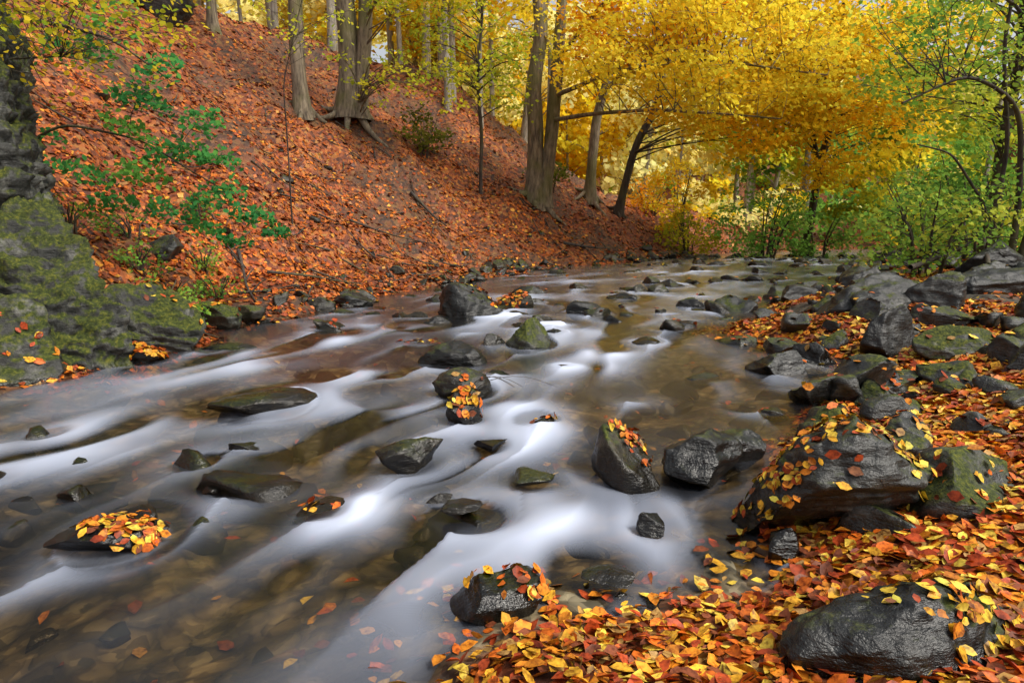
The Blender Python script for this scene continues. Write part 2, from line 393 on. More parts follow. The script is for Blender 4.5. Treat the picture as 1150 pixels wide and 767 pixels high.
rock('river_rock',-1.15,9.3,.55,.18,.38,.2,75,M_rdark)
rock('river_rock',1.9,6.0,.4,.07,.3,.2,76,M_rbrown)
rock('river_rock',-.15,4.15,.28,.05,.22,.2,77,M_rdark)
rock('river_rock',.4,13.5,.8,.24,.5,.2,79,M_rdark)
rock('river_rock',3.8,15,.9,.26,.6,.2,80,M_rdark)
# right bank boulders
rock('boulder',1.66,3.1,1.08,.60,.85,.25,31,M_rgrey,sub=6,z=.0,leaf=420,pal=YEL,lofs=(-.06,-.12),lr=.85,lsize=.06,facets=7,emb=.3)
rock('boulder',1.38,1.88,1.02,.33,.5,.25,82,M_rdark,sub=6,z=.0,leaf=200,pal=YEL,lofs=(.20,.05),lr=.55,lsize=.056,facets=7,tilt=-.10,rough=1.4)
rock('boulder',2.25,2.95,.66,.22,.5,.1,33,M_rgrey,sub=5,leaf=30,lsize=.065)
rock('boulder',2.6,3.9,.42,.2,.3,.5,34,M_rgrey,leaf=12,lsize=.065)
rock('boulder',1.25,2.72,.2,.12,.15,.5,35,M_rdark)
rock('boulder',4.75,8.3,1.6,.50,.9,.15,36,M_rdark,tilt=-.25,facets=14)
rock('boulder',4.05,6.75,.70,.50,.5,.5,37,M_rdark,facets=12,tilt=.4)
rock('boulder',5.6,8.2,.95,.45,.7,.2,38,M_rgrey)
rock('boulder',7.4,9.8,1.5,.5,.9,.2,39,M_rdark)
rock('boulder',10.8,14,2.0,.75,1.2,.1,40,M_rdark,facets=13)
rock('boulder',3.35,5.45,.85,.16,.5,.1,41,M_rgrey,facets=12,leaf=14)
rock('boulder',4.6,6.4,.9,.24,.5,.2,42,M_rmoss,leaf=8)
rock('boulder',5.1,11.2,.9,.3,.6,.1,43,M_rdark)
rock('boulder',2.95,4.5,.3,.12,.25,.1,44,M_rgrey,leaf=5)
rock('boulder',3.6,4.3,.4,.14,.3,.6,45,M_rgrey,leaf=5)
rock('boulder',5.3,6.1,.9,.35,.7,.6,46,M_rmoss,leaf=20)
rock('boulder',9,12.2,1.2,.5,.8,.6,47,M_rdark)
rock('boulder',2.9,2.6,.5,.3,.4,.6,48,M_rgrey)
rock('boulder',6.3,7.0,1.0,.4,.8,.3,49,M_rdark,leaf=16)
rock('boulder',3.3,6.75,.7,.28,.5,.3,83,M_rdark,leaf=10)
rock('boulder',6.4,11.6,1.0,.4,.7,.3,84,M_rdark)
rock('boulder',8.0,14.5,1.3,.45,.8,.3,85,M_rdark)
# left cliff and boulders
rock('mossy_cliff',-6.78,7.6,2.4,4.7,2.2,.3,51,M_rcliff,sub=7,z=0,emb=.15,facets=12,river=False,rough=1.3,crag=.9)
rock('mossy_boulder',-5.50,6.9,3.0,1.9,2.2,-.35,52,M_rcliff,sub=7,z=0,emb=.45,facets=9,river=False,tilt=.30,rough=1.2,crag=.5)
rock('mossy_boulder',-4.65,7.5,1.7,.85,1.3,.3,53,M_rcliff,sub=6,z=0,emb=.45,facets=8,river=False,tilt=.35,rough=1.2,crag=.3,leaf=40,lofs=(.2,.2),lr=.6)
rock('mossy_boulder',-5.3,5.9,1.5,1.0,1.0,.1,54,M_rcliff,sub=6,z=0,emb=.4,facets=9,river=False,leaf=30,lofs=(.3,0),lr=.5,rough=1.2,crag=.4)
rock('shore_rock',-4.15,6.8,.7,.22,.5,.1,55,M_rgrey,leaf=170,lsize=.10,pal=AUT)
rock('shore_rock',-3.5,7.6,.8,.10,.5,.1,56,M_rgrey,river=False)
rock('boulder',-13.6,25.5,3.0,2.3,2.4,.1,57,M_rgrey,emb=.3,river=False)
rock('shore_rock',-2.95,11.2,.9,.24,.5,.1,58,M_rdark)
rock('shore_rock',-5.8,10.6,.7,.3,.5,.1,59,M_rgrey,river=False)
rock('shore_rock',-4.3,9.0,1.0,.3,.7,.3,60,M_rmoss,river=False,leaf=30)
# mass of small stones
rs=np.random.default_rng(5)
SV=[];SF=[];sn=0
def stone(x,y,w,h,seed,z=None,leaf=0):
    global sn
    V,F=rock_shape((w/2,w*rs.uniform(.28,.45),h/1.3),3 if w<.45 else 4,seed,9,1.3,.35,.8)
    a=rs.uniform(0,6.28); c,s=math.cos(a),math.sin(a)
    V=np.stack([V[:,0]*c-V[:,1]*s+x,V[:,0]*s+V[:,1]*c+y,V[:,2]+V[:,0]*rs.normal()*.2],1)
    if z is None: z=gz(x,y)
    V[:,2]+=z+h*.12
    SV.append(V);SF.append(F+sn);sn+=len(V)
    if leaf:
        ok=np.where(V[:,2]>V[:,2].max()-h*.35)[0]; k=rs.choice(ok,leaf)
        addleaf(leaves_geo(V[k]+[0,0,.015],np.array([0,0,1.])+rng.normal(size=(leaf,3))*.3,rng.uniform(.7,1.2,leaf)*(.065+.003*y),pick(AUT,leaf,.25),True))
for k in range(360):   # right bank
    t=rs.uniform(4.0,24) if k<300 else rs.uniform(2.8,6)
    xr=np.interp(t,R[:,1],R[:,0]); o=abs(rs.normal())*1.9*(1+t*.05)-.15
    w=min(rs.lognormal(-1.40,.6),.66)*(1+t*.03); 
    if t<4: w*=.5; o+=.6
    stone(xr+o,t,w,w*rs.uniform(.35,.6),100+k,leaf=int(rs.uniform(0,9)))
mesh_quads('bank_stones',np.concatenate(SV),np.concatenate(SF),M_rgrey,smooth=True)
SV=[];SF=[];sn=0
cl=[(rs.uniform(7.5,32)) for _ in range(18)]
for k in range(260):   # left shore, in loose groups
    t=cl[k%18]+rs.normal()*.9 if k<150 else rs.uniform(7,32)
    xl=np.interp(t,L[:,1],L[:,0]); o=-rs.normal()*.7-.1
    w=min(rs.lognormal(-1.6,.6),.5)*(1+t*.02); stone(xl+o,t,w,w*.42,600+k,leaf=int(rs.uniform(0,6)))
for k in range(40):
    t=rs.uniform(9,30); xl=np.interp(t,L[:,1],L[:,0]); o=-rs.uniform(1,9)
    w=rs.uniform(.12,.4); stone(xl+o,t,w,w*.4,960+k,leaf=5)
mesh_quads('shore_stones',np.concatenate(SV),np.concatenate(SF),M_rbrown,smooth=True)
SV=[];SF=[];sn=0
for k in range(150):   # stones breaking the far rapids
    t=rs.uniform(8.5,31); f=rs.uniform(.05,.95)
    x=np.interp(t,L[:,1],L[:,0])*(1-f)+np.interp(t,R[:,1],R[:,0])*f
    w=rs.uniform(.18,.65)*(1+t*.012); stone(x,t,w,w*.42,1100+k,z=-.02,leaf=int(rs.uniform(0,2.4)))
    if w>.3: OBST.append((x,t,w*.5))
for k in range(240):   # just below / at the surface, near
    t=rs.uniform(2.2,11); f=rs.uniform(.03,.97)
    x=max(np.interp(t,L[:,1],L[:,0]),-.95*t-.5)*(1-f)+np.interp(t,R[:,1],R[:,0])*f
    w=rs.lognormal(-1.4,.5)*(.7+t*.07); h=w*.4; zz=-.05-h*.75+rs.uniform(-.12,.035); stone(x,t,w,h,1300+k,z=zz)
    if zz+h*.9>-.02: OBST.append((x,t,w*.42))
mesh_quads('rapids_stones',np.concatenate(SV),np.concatenate(SF),M_rbrown,smooth=True)

# ------------------------------------------------------------------ water (long-exposure flow traced along a velocity field)
def vel(x,y):
    t=sstep(9,16,y)
    ax=(1-t)*(-(.26+.11*np.clip(-x,0,5)))+t*(-.6); ay=(1-t)*(-.95)+t*(-.78)
    ax=ax+.6*(vn2(x*.9+3,y*.6,41)-.5)+.5*(vn2(x*2.2+3,y*1.6,43)-.5)
    ux,uy=ax.copy(),ay.copy()
    for cx,cy,r in OBST:
        R0=r*7
        i0,i1=np.searchsorted(gx,[cx-R0,cx+R0]);j0,j1=np.searchsorted(gy,[cy-R0,cy+R0])
        sl_=(slice(j0,j1),slice(i0,i1))
        if j1<=j0 or i1<=i0: continue
        X_,Y_,A_,B_=x[sl_],y[sl_],ax[sl_],ay[sl_]
        dx,dy=X_-cx,Y_-cy; r2=np.maximum(dx*dx+dy*dy,r*r*.8); k=(r*r)/r2
        k=np.where(k>.02,k,0); dot=(A_*dx+B_*dy)/r2
        ux[sl_]-=k*(2*dot*dx-A_); uy[sl_]-=k*(2*dot*dy-B_)
    m=np.hypot(ux,uy)+1e-6
    return ux/m,uy/m,m
wy=np.concatenate([np.geomspace(.6,62,680)]); ws=np.linspace(0,1,520)
xl=np.interp(wy,L[:,1],L[:,0])-1.6; xr=np.interp(wy,R[:,1],R[:,0])+1.6
WX=xl[:,None]+(xr-xl)[:,None]*ws[None]; WY=np.repeat(wy[:,None],len(ws),1)
gx=np.arange(-8,22,.04); gy=np.arange(-2,36,.04)
GX,GY=np.meshgrid(gx,gy); GU,GVv,GM=vel(GX,GY)
def look(G,x,y):
    fx=np.clip((x-gx[0])/.04,0,len(gx)-2.001); fy=np.clip((y-gy[0])/.04,0,len(gy)-2.001)
    ix=fx.astype(int);iy=fy.astype(int);tx=fx-ix;ty=fy-iy
    return (G[iy,ix]*(1-tx)+G[iy,ix+1]*tx)*(1-ty)+(G[iy+1,ix]*(1-tx)+G[iy+1,ix+1]*tx)*ty
SRC=[(-1.73,8.9,.4,.9),(-2.3,8.1,.4,.9),(-1.2,9.7,.4,.8),(.9,8.5,.35,.8),(1.2,7.2,.3,.9),(.7,6.4,.3,1),(-2.7,6.6,.4,.8),(-3.2,7.1,.4,.8),
 (-.1,5.9,.28,1),(.15,5.0,.22,1.1),(-.2,4.45,.18,1.6),(.28,4.4,.2,1.2),(-1.4,6.1,.35,.8),(-1.75,5.4,.3,.7),(.5,3.75,.13,1.5),(.95,3.35,.13,1.6),(.38,3.2,.2,1.1),
 (.1,3.0,.18,.9),(-.17,3.5,.16,.9),(-.77,3.4,.2,.9),(-.9,4.3,.28,.6),(-2.9,5.0,.4,.7),(-2.0,4.2,.3,.6),(-.35,2.6,.2,.6),(2.0,8.0,.3,.4),(-3.3,4.2,.4,.6),
 (1.6,11,.5,.8),(2.9,13,.6,.7),(.5,12.5,.6,.6),(4.5,16,.8,.7),(2,17,.7,.6),(6,20,1.0,.7),(8,24,1.2,.8),(12,28,1.4,.8)]
SG=np.zeros_like(GX)
for sx,sy,sr,si in SRC: SG+=si*np.exp(-((GX-sx)**2/(1.25*sr)**2+(GY-sy)**2/(sr*.8)**2))
for cx,cy,r in OBST:
    if r>.08:
        R0=r*2.5+.3
        i0,i1=np.searchsorted(gx,[cx-R0,cx+R0]);j0,j1=np.searchsorted(gy,[cy-R0,cy+R0])
        if j1<=j0 or i1<=i0: continue
        a_,b_=GX[j0:j1,i0:i1],GY[j0:j1,i0:i1]
        SG[j0:j1,i0:i1]+=.75*np.exp(-((np.hypot(a_-cx,b_-cy)-r*1.0)/(.05+.12*r))**2)*np.clip(-(b_-cy)/r*.9,0,1)
base=.5*fbm(GX*1.1,GY*.7,o=3,seed=61)
SG*=.25+1.4*vn2(GX*3.6,GY*2.6,88)
sc=1+.05*np.clip(GY-3,0,30)
NZ=vn2(GX/.06*.5/sc,GY/.06*.3/sc,62)*.5+vn2(GX/.06*.24/sc,GY/.06*.15/sc,63)*.7
px,py=WX.copy(),WY.copy(); st=.032*(1+.05*np.clip(WY-3,0,25))
A=np.zeros_like(px);B=np.zeros_like(px);Wt=0;Wb=0
for k in range(48):
    w=math.exp(-k/13); wb=math.exp(-k/18)
    A+=look(SG,px,py)*w; Wt+=w
    B+=look(NZ,px,py)*wb; Wb+=wb
    u=look(GU,px,py);v=look(GVv,px,py)
    px=px-u*st; py=py-v*st
A/=Wt;B/=Wb
st_=np.clip((B-.6)/.09,-1.7,1.7)
patch=.35+1.0*vn2(WX*1.7+5,WY*1.2,95)
veil=.10*sstep(.22,.38,look(base,WX,WY))*(.7+.5*st_)+.015
core=(1-np.exp(-A*1.35*patch))
foam=1.5*core**1.25*(.56+.40*st_)+veil
foam*=.6+.4*sstep(1.9,3.2,WY+.15*WX)
foam=np.clip(foam,0,1)
Hw=ground(WX,WY)
foam*=sstep(-.02,.12,-Hw)
Z=.04*A+.014*st_*np.clip(A*2+.15,0,1)+.004*fbm(WX*3,WY*2,o=2,seed=70)
Z+=.10*sstep(3.2,5.2,WY+.35*WX)-.05+.05*sstep(7,9.5,WY)
Z=Z-.015
ny,nx=WX.shape
i=np.arange(ny-1)[:,None]*nx;j=np.arange(nx-1)[None]
F=np.stack([i+j,i+j+1,i+nx+j+1,i+nx+j],-1).reshape(-1,4)
mesh_quads('river_water',np.stack([WX,WY,Z],-1).reshape(-1,3),F,water_mat(),smooth=True,attrs={'foam':foam.ravel()})

# ------------------------------------------------------------------ fallen leaves
n=320000
r=np.exp(rng.uniform(math.log(1.2),math.log(58),n)); a=rng.uniform(-.95,.95,n)
x=r*np.sin(a);y=r*np.cos(a)
keep=rng.uniform(size=n)<np.minimum(1,r*r/32.)
x,y,r=x[keep],y[keep],r[keep]
h,sl,sr=ground(x,y,True)
lm=litter_right(x,y,sr)
pr=np.where(sl>-.15,litter_left(x,y,sl),np.where(sr>0,lm,np.where((sr>-.5)&(y<3),.4*np.exp(sr*5),0)))
pr=np.where((sr<0)&(sl<-.15)&(pr==0),.004,pr)
k=rng.uniform(size=len(x))<pr
x,y,r,h,sl,sr=[q[k] for q in (x,y,r,h,sl,sr)]
e=.15; gxn=(ground(x+e,y)-h)/e; gyn=(ground(x,y+e)-h)/e
Nn=np.stack([-gxn,-gyn,np.ones_like(x)],1)+rng.normal(size=(len(x),3))*.33
size=(.060+.0033*r)*rng.uniform(.55,1.35,len(x))
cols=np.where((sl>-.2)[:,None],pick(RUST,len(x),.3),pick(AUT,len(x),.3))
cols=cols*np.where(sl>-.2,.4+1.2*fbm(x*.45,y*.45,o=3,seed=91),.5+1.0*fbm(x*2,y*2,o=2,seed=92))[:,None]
P=np.stack([x,y,h+rng.uniform(.004,.035,len(x))],1)
nr=r<7
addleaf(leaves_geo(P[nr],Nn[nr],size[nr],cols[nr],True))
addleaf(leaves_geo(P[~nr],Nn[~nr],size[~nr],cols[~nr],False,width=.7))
for cx,cy,cr,cn in [(-1.1,3.45,.12,14),(-.9,3.2,.14,18),(-.25,2.5,.16,26),(-.62,2.35,.12,12),(-.05,2.25,.2,40),(-1.6,3.2,.1,5),(.15,4.0,.15,14),(1.2,4.3,.3,9),(1.6,5.3,.4,12)]:
    q=rng.normal(size=(cn,2))*cr
    addleaf(leaves_geo(np.stack([cx+q[:,0],cy+q[:,1],rng.uniform(-.13,-.08,cn)],1),np.array([0,0,1.])+rng.normal(size=(cn,3))*.15,rng.uniform(.7,1.2,cn)*.07,pick(AUT,cn),True))
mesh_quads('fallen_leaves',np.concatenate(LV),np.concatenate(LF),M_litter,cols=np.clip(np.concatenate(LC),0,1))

# ------------------------------------------------------------------ trees
def smooth_path(P,m=22,wob=.0,seed=0):
    P=np.asarray(P,float); s=np.r_[0,np.cumsum(np.linalg.norm(np.diff(P,axis=0),axis=1))]
    t=np.linspace(0,s[-1],m); Q=np.stack([np.interp(t,s,P[:,i]) for i in range(3)],1)
    for _ in range(3): Q[1:-1]=(Q[:-2]+2*Q[1:-1]+Q[2:])/4
    if wob:
        q=np.linspace(0,m/4,m)+seed*7.7
        for i in range(3): Q[:,i]+=(vn2(q,q*0+i,seed)-.5)*wob*np.linspace(0,1,m)**.5*(1 if i<2 else .3)
    return Q
def plant(name,stems,sprays,pal,bark,lsize=.2,lpr=120,roots=0,twig=True,flat=.2,near=False,tone=.3,thick=1.0,seg=10):
    e=empty(name); T=Tubes(); SP=[];SR_=[]
    for si,(pts,r0,r1) in enumerate(stems):
        Q=smooth_path(pts,26,r0*1.2,si+len(name)); m=len(Q)
        hgt=np.linalg.norm(Q-Q[0],axis=1)
        rr=r0+(r1-r0)*np.linspace(0,1,m); rr=rr*(1+(.7*np.exp(-hgt/(r0*2.2)) if (si==0 or roots) and r0>.12 else 0))
        T.add(Q,rr,seg,lump=.35,seed=si); SP.append(Q);SR_.append(rr)
    SPa=np.concatenate(SP);SRa=np.concatenate(SR_)
    if roots:
        b=np.array(stems[0][0][0])
        for k in range(roots):
            an=k*6.28/roots+.4; l=stems[0][1]*rng.uniform(3,4.5)
            pts=[]
            for f in (0,.3,.6,1):
                xx=b[0]+math.cos(an+.3*f)*l*f;yy=b[1]+math.sin(an+.3*f)*l*f
                pts.append((xx,yy,gz(xx,yy)+ (1-f)**2*stems[0][1]*2.0-.08*f))
            T.add(smooth_path(pts,10),np.linspace(stems[0][1]*.55,.05,10),7,.3,k)
    LVv=[];LFf=[];LCc=[];q=0
    for c,R_,cnt in sprays:
        c=np.asarray(c,float)
        if twig:
            dd=np.linalg.norm(SPa-c,axis=1)+1.6*np.clip(SPa[:,2]-c[2]+.3,0,None)
            k=int(np.argmin(dd)); p=SPa[k]; Ln=np.linalg.norm(c-p)
            if Ln>.1:
                mid=(p+c)/2+np.array([0,0,.12*Ln])+rng.normal(size=3)*.06*Ln
                rb=min(SRa[k]*.5,.012*thick+.007*Ln*thick)
                T.add(smooth_path([p,mid,c],9,.08*Ln,k),np.linspace(rb,.006*thick+.002*R_,9),5)
            for q_ in range(3):
                an=rng.uniform(0,6.28); t_=c+np.array([math.cos(an),math.sin(an),rng.uniform(-.25,.1)])*R_*.85
                T.add(np.array([c,(c+t_)/2+[0,0,.05*R_],t_]),[.008*thick+.003*R_,.007*thick,.003*thick],3)
        an=rng.uniform(0,6.28,cnt); rad=np.sqrt(rng.uniform(0,1,cnt))*R_
        tilt=rng.normal(size=2)*.25
        dx=np.cos(an)*rad;dy=np.sin(an)*rad
        z=rng.normal(size=cnt)*flat*R_+dx*tilt[0]+dy*tilt[1]-.22*rad**2/R_
        P=c+np.stack([dx,dy,z],1)
        Nn=np.stack([rng.normal(size=cnt)*.8+.2,rng.normal(size=cnt)*.8-.5,np.ones(cnt)*.8],1)
        col=pick(pal,1,0)*.55+pick(pal,cnt)*.45; col=col*rng.uniform(1-tone,1+tone*.4)
        V,F,C=leaves_geo(P,Nn,rng.uniform(.7,1.3,cnt)*lsize,np.clip(col,0,.97),near,width=.72)
        LVv.append(V);LFf.append(F+q);LCc.append(C);q+=len(V)
    T.build('trunk_and_branches',bark,e)
    if q: mesh_quads('foliage',np.concatenate(LVv),np.concatenate(LFf),M_leaf,cols=np.concatenate(LCc),parent=e)
    return e
def crown(cx,cy,cz,rx,ry,rz,n,R_=(.7,1.2),cnt=110):
    out=[]
    while len(out)<n:
        p=rng.uniform(-1,1,3); l=np.linalg.norm(p)
        if l>1 or l<.25: continue
        Rr=rng.uniform(*R_); out.append(((cx+p[0]*rx,cy+p[1]*ry,cz+p[2]*rz),Rr,int(cnt*Rr*Rr*rng.uniform(.7,1.2))))
    return out
G_YEL=[(.95,.66,.03,3),(.97,.78,.06,3),(.95,.50,.02,1.5),(.82,.75,.06,.8)]
G_ORG=[(.95,.42,.015,3),(.97,.56,.03,2.5),(.92,.30,.012,1.5)]
G_LIME=[(.55,.56,.04,3),(.82,.72,.05,2),(.32,.44,.04,2)]
G_GRN=[(.14,.32,.05,3),(.24,.46,.07,3),(.42,.56,.08,1.5),(.08,.20,.04,1.5)]
G_TEAL=[(.05,.24,.07,3),(.09,.34,.08,3),(.22,.46,.07,1.5)]
G_HAZE=[(.97,.86,.34,3),(.95,.82,.27,3),(.97,.72,.17,2),(.78,.80,.38,1.5)]  # far foliage: aerial haze put into the leaf colour as paler yellows
def base(x,y): return (x,y,gz(x,y)-.15)
b=base(1.0,28.3)
plant('beech_tree',[([b,(1.1,28.3,b[2]+3),(1.05,28.2,b[2]+7),(1.3,28,b[2]+16)],.38,.2),
   ([(1.3,28.3,b[2]+.2),(1.75,28.3,b[2]+3),(2.0,28.2,b[2]+7),(2.6,28,b[2]+16)],.32,.16),
   ([(1.8,28.2,6.0),(3.2,26,5.9),(5.2,23.5,5.6),(8.6,21,4.9)],.10,.02),
   ([(1.9,28.2,7.0),(4,25.5,7.4),(6.5,23,7.2),(10,21,6.2)],.10,.02),
   ([(2.0,28.2,8.5),(3.5,26,10),(6,23,10.5),(9,20,9.8)],.10,.02)],
   crown(6.6,23.5,7.8,4.9,4.0,3.0,130,(.6,1.2),105)+crown(1.5,27,11,4,3,2.5,16,(.7,1.1),80),G_YEL,M_bark,.17,roots=6)
plant('beech_tree',[([base(4.1,33.9),(4.3,33.8,6),(4.8,33.5,9),(5.6,33,17)],.30,.12),([(4.5,33.7,8),(6.5,30,10),(9,27,11.5)],.12,.03)],
   crown(5.4,26.5,9.8,3.2,4,1.7,48,(.7,1.3),85),G_ORG,M_bark,.20,roots=4)
plant('beech_tree',[([base(5.6,34),(6.3,33.9,5.0),(7.6,33.5,8.5),(8.2,33.5,14)],.24,.12),([(7.2,33.5,7.6),(10,30,9),(13,28,9)],.10,.03)],
   crown(11.0,29,8.6,4.2,4,3.6,90,(.7,1.3),90),G_YEL,M_barkd,.20,roots=3,thick=.7)
plant('beech_tree',[([base(-7.7,24.3),(-7.8,24.3,8),(-7.5,24.2,12),(-7.2,24,18)],.27,.18)],crown(-6.5,24,13.6,3,3,1.5,10),G_LIME,M_bark,.2,roots=3)
plant('beech_tree',[([base(-6.35,25.8),(-6.2,25.8,8),(-6.3,25.7,12),(-6.6,25.5,19)],.40,.26),
   ([(-6.0,25.7,5.6),(-5.6,25.7,9),(-5.4,25.6,12),(-5.0,25.5,19)],.30,.2),
   ([(-5.6,25.7,9.3),(-4.0,24,10.4),(-2.5,22.5,10.0)],.06,.02)],
   crown(-3.2,23.5,10.3,2.6,2.2,1.5,46,(.5,.9),90)+crown(-4.6,23,6.6,1.9,1.4,.9,16,(.4,.7),70),G_LIME,M_bark,.15,roots=6)
plant('beech_sapling',[([base(-1.25,25.7),(-1.2,25.6,5),(-1.35,25.5,7),(-1.0,25.2,11)],.08,.04)],
   crown(-1.1,25,8.2,2.6,1.8,2.4,46,(.5,.9),80),G_LIME,M_barkd,.15)
plant('beech_sapling',[([base(-12,27),(-12,27,10),(-11.5,27,18)],.2,.12)],crown(-11,25,14,3,2,2,8),G_LIME,M_bark,.2)
plant('maple_tree',[([base(14.5,31.5),(14.8,31,4),(15,30.5,9),(15,30,14)],.22,.1),([(14.8,31,4),(12.5,28,7),(10,26,8)],.12,.03)],
   crown(13.7,28,7.8,6.0,4,4.6,130,(.7,1.4),90),G_YEL,M_barkd,.21,thick=.7)
def shrub(name,x,y,rx,rz,pal,n,cnt=75,ls=.16,bark=M_barkd,R_=(.35,.7),dens=1,ry=None):
    z=gz(x,y); st=[]
    for k in range(6):
        an=rng.uniform(0,6.28); o=rng.uniform(.3,.8)
        st.append(([(x+math.cos(an)*.15*rx,y+math.sin(an)*.15*rx,z-.05),(x+math.cos(an)*rx*o*.4,y+math.sin(an)*rx*o*.4,z+rz*.8),(x+math.cos(an)*rx*o,y+math.sin(an)*rx*o,z+rz*1.7)],.03*rx**.8,.008))
    plant(name,st,crown(x,y,z+rz*1.05,rx,ry or rx,rz,n,R_,cnt*2),pal,bark,ls,thick=.7*min(1,rx),seg=6,flat=.3)
shrub('green_shrub',11.5,29,2.5,2.0,[(.20,.48,.08,3),(.32,.60,.11,3),(.50,.70,.14,.6)],56,ls=.15)
shrub('yellow_shrub',8.8,31.5,1.5,1.2,G_LIME,24)
shrub('green_shrub',14.5,30,1.9,1.5,[(.2,.42,.08,3),(.42,.6,.12,2)],30)
shrub('yellow_shrub',9.0,34.5,2.2,2.0,G_YEL,34,ls=.18)
shrub('orange_shrub',8.0,37,1.8,1.3,G_ORG,18)
shrub('green_shrub',-3.6,26.5,1.0,.9,[(.10,.12,.02,1),(.2,.2,.03,1)],12)
shrub('green_shrub',1.9,31.5,.9,.8,[(.10,.14,.02,1),(.2,.22,.03,1)],10)
shrub('green_shrub',10.2,15.5,1.8,1.3,[(.18,.36,.06,3),(.36,.54,.08,2.5),(.70,.66,.08,.7)],48,ls=.12)
shrub('green_shrub',13.8,18.5,2.2,1.5,G_GRN,40,ls=.14)
shrub('green_shrub',16.5,23,2.8,2.4,G_GRN,40,ls=.18)
shrub('green_shrub',17,28,2.8,2.6,G_LIME,36,ls=.2)
shrub('green_shrub',14.5,14.5,1.8,2.0,G_GRN,28,ls=.12)
for (fx,fy,fs) in [(-5.0,9.0,.45),(-5.6,9.4,.5),(-4.7,10.0,.32),(-6.2,10.4,.5),(-6.0,12.3,.4),(-4.5,8.45,.3),(-6.4,9.2,.5),(-5.3,10.8,.3)]:
    shrub('fern_plant',fx,fy,fs,.22,G_GRN+[(.4,.38,.04,1)],12,cnt=300,ls=.055,R_=(.12,.22))
zb=gz(12.2,15.2)
plant('hazel_tree',[([(12.0,15.2,zb-.1),(11.9,15,zb+2),(11.3,14.7,zb+3.8),(9.8,14.2,zb+4.3),(8.2,13.8,zb+3.6)],.085,.02),
  ([(12.2,15.2,zb-.1),(12.4,15,zb+2),(12.2,14.8,zb+4),(11,14.6,zb+5.8),(9.4,14.5,zb+6.3)],.10,.02),
  ([(11.8,15.3,zb-.1),(11.2,15.2,zb+1.6),(10.2,15,zb+2.7),(9.2,14.8,zb+2.9)],.055,.015),
  ([(11.4,15.3,zb-.1),(11.6,15.2,zb+3),(11.0,15,zb+5),(10.8,14.5,zb+8)],.06,.03),
  ([(12.3,15.3,zb-.1),(13,15.2,zb+3),(13.1,15,zb+7),(12.5,14.5,zb+9)],.10,.04)],
  crown(10.6,14.4,5.8,3.2,2,1.9,64,(.35,.75),95)+crown(12.5,14,3.2,1.6,1.5,1.6,12,(.3,.6),80),[(.22,.44,.05,3),(.42,.60,.06,3),(.75,.72,.10,1.4)],M_barkd,.115,thick=.6)
plant('hazel_tree',[([base(9.5,9.5),(9.4,9.4,3),(9,9,5.5),(8,8.5,7)],.10,.04),([(9.2,9.1,4),(7.8,8.6,4.8),(6.3,8.2,4.8)],.035,.01)],
  crown(6.7,8.6,4.6,2.0,1.5,.8,56,(.3,.6),110)+crown(7.2,9.2,3.9,1.0,1,.5,10,(.25,.45),90),G_GRN,M_barkd,.075,near=True,thick=.4)
plant('alder_tree',[([base(15,20),(15.2,20,5),(14.8,19.5,9),(14,19,13)],.2,.08)],crown(13.6,19,7.2,3.8,3,3.2,66,(.6,1.1),80),[(.42,.54,.06,3),(.8,.76,.09,2),(.22,.4,.05,2)],M_barkd,.16)
plant('rowan_tree',[([(-7.2,8.6,3.6),(-6.4,8.8,4.2),(-5.4,9,4.0),(-4.6,9.2,3.4)],.03,.008),
  ([(-7.0,8.9,2.4),(-6.2,9.0,2.9),(-5.2,9.2,2.7),(-4.2,9.4,2.0)],.025,.007),
  ([(-7.0,8.9,1.8),(-7.1,8.8,3.2),(-6.8,8.4,5.2),(-6.2,8,6.5)],.06,.03)],
  [((-4.3,9.4,2.0),.42,190),((-3.9,9.6,1.7),.32,130),((-3.6,9.7,1.45),.22,60),((-4.8,9.3,2.6),.42,180),((-5.3,9.2,2.3),.42,160),((-5.2,9.2,3.3),.4,170),((-4.9,9.2,3.7),.35,140),((-6.0,9,2.3),.4,130),((-5.9,9,3.9),.45,160),((-5.5,9.1,4.3),.45,160),((-4.4,9.3,3.0),.32,110),((-5.0,9.4,1.75),.35,120),((-4.5,9.4,1.5),.3,100),((-6.5,8.8,2.8),.4,100),((-5.4,9.2,2.9),.35,130),((-4.2,9.3,2.5),.3,110),((-5.7,9.2,1.9),.3,100),((-4.1,9.5,1.3),.2,50)],
  G_TEAL,M_barkd,.08,near=True,thick=.4,tone=.3)
plant('hornbeam_tree',[([(-8.2,8.2,3.0),(-7.6,8.0,4.2),(-6.8,7.8,4.6),(-4.8,8,4.3)],.04,.012),([(-8.2,8.2,2.6),(-7.2,7.9,3.4),(-5.4,8,3.5)],.03,.008)],
  crown(-5.5,7.9,4.1,1.8,.9,.6,70,(.3,.5),110)+crown(-5.4,8.2,3.3,1.0,.7,.4,14,(.2,.36),90),[(.62,.52,.03,3),(.85,.58,.04,2.4),(.30,.42,.03,1.5)],M_barkd,.07,near=True,thick=.4)
plant('hornbeam_sapling',[([base(-5.0,14.5),(-4.9,14.2,4.6),(-4.2,13.8,6.3)],.02,.008)],crown(-4.3,13.8,5.8,1.4,1,.7,20,(.3,.5),80),G_LIME,M_barkd,.09,thick=.4)

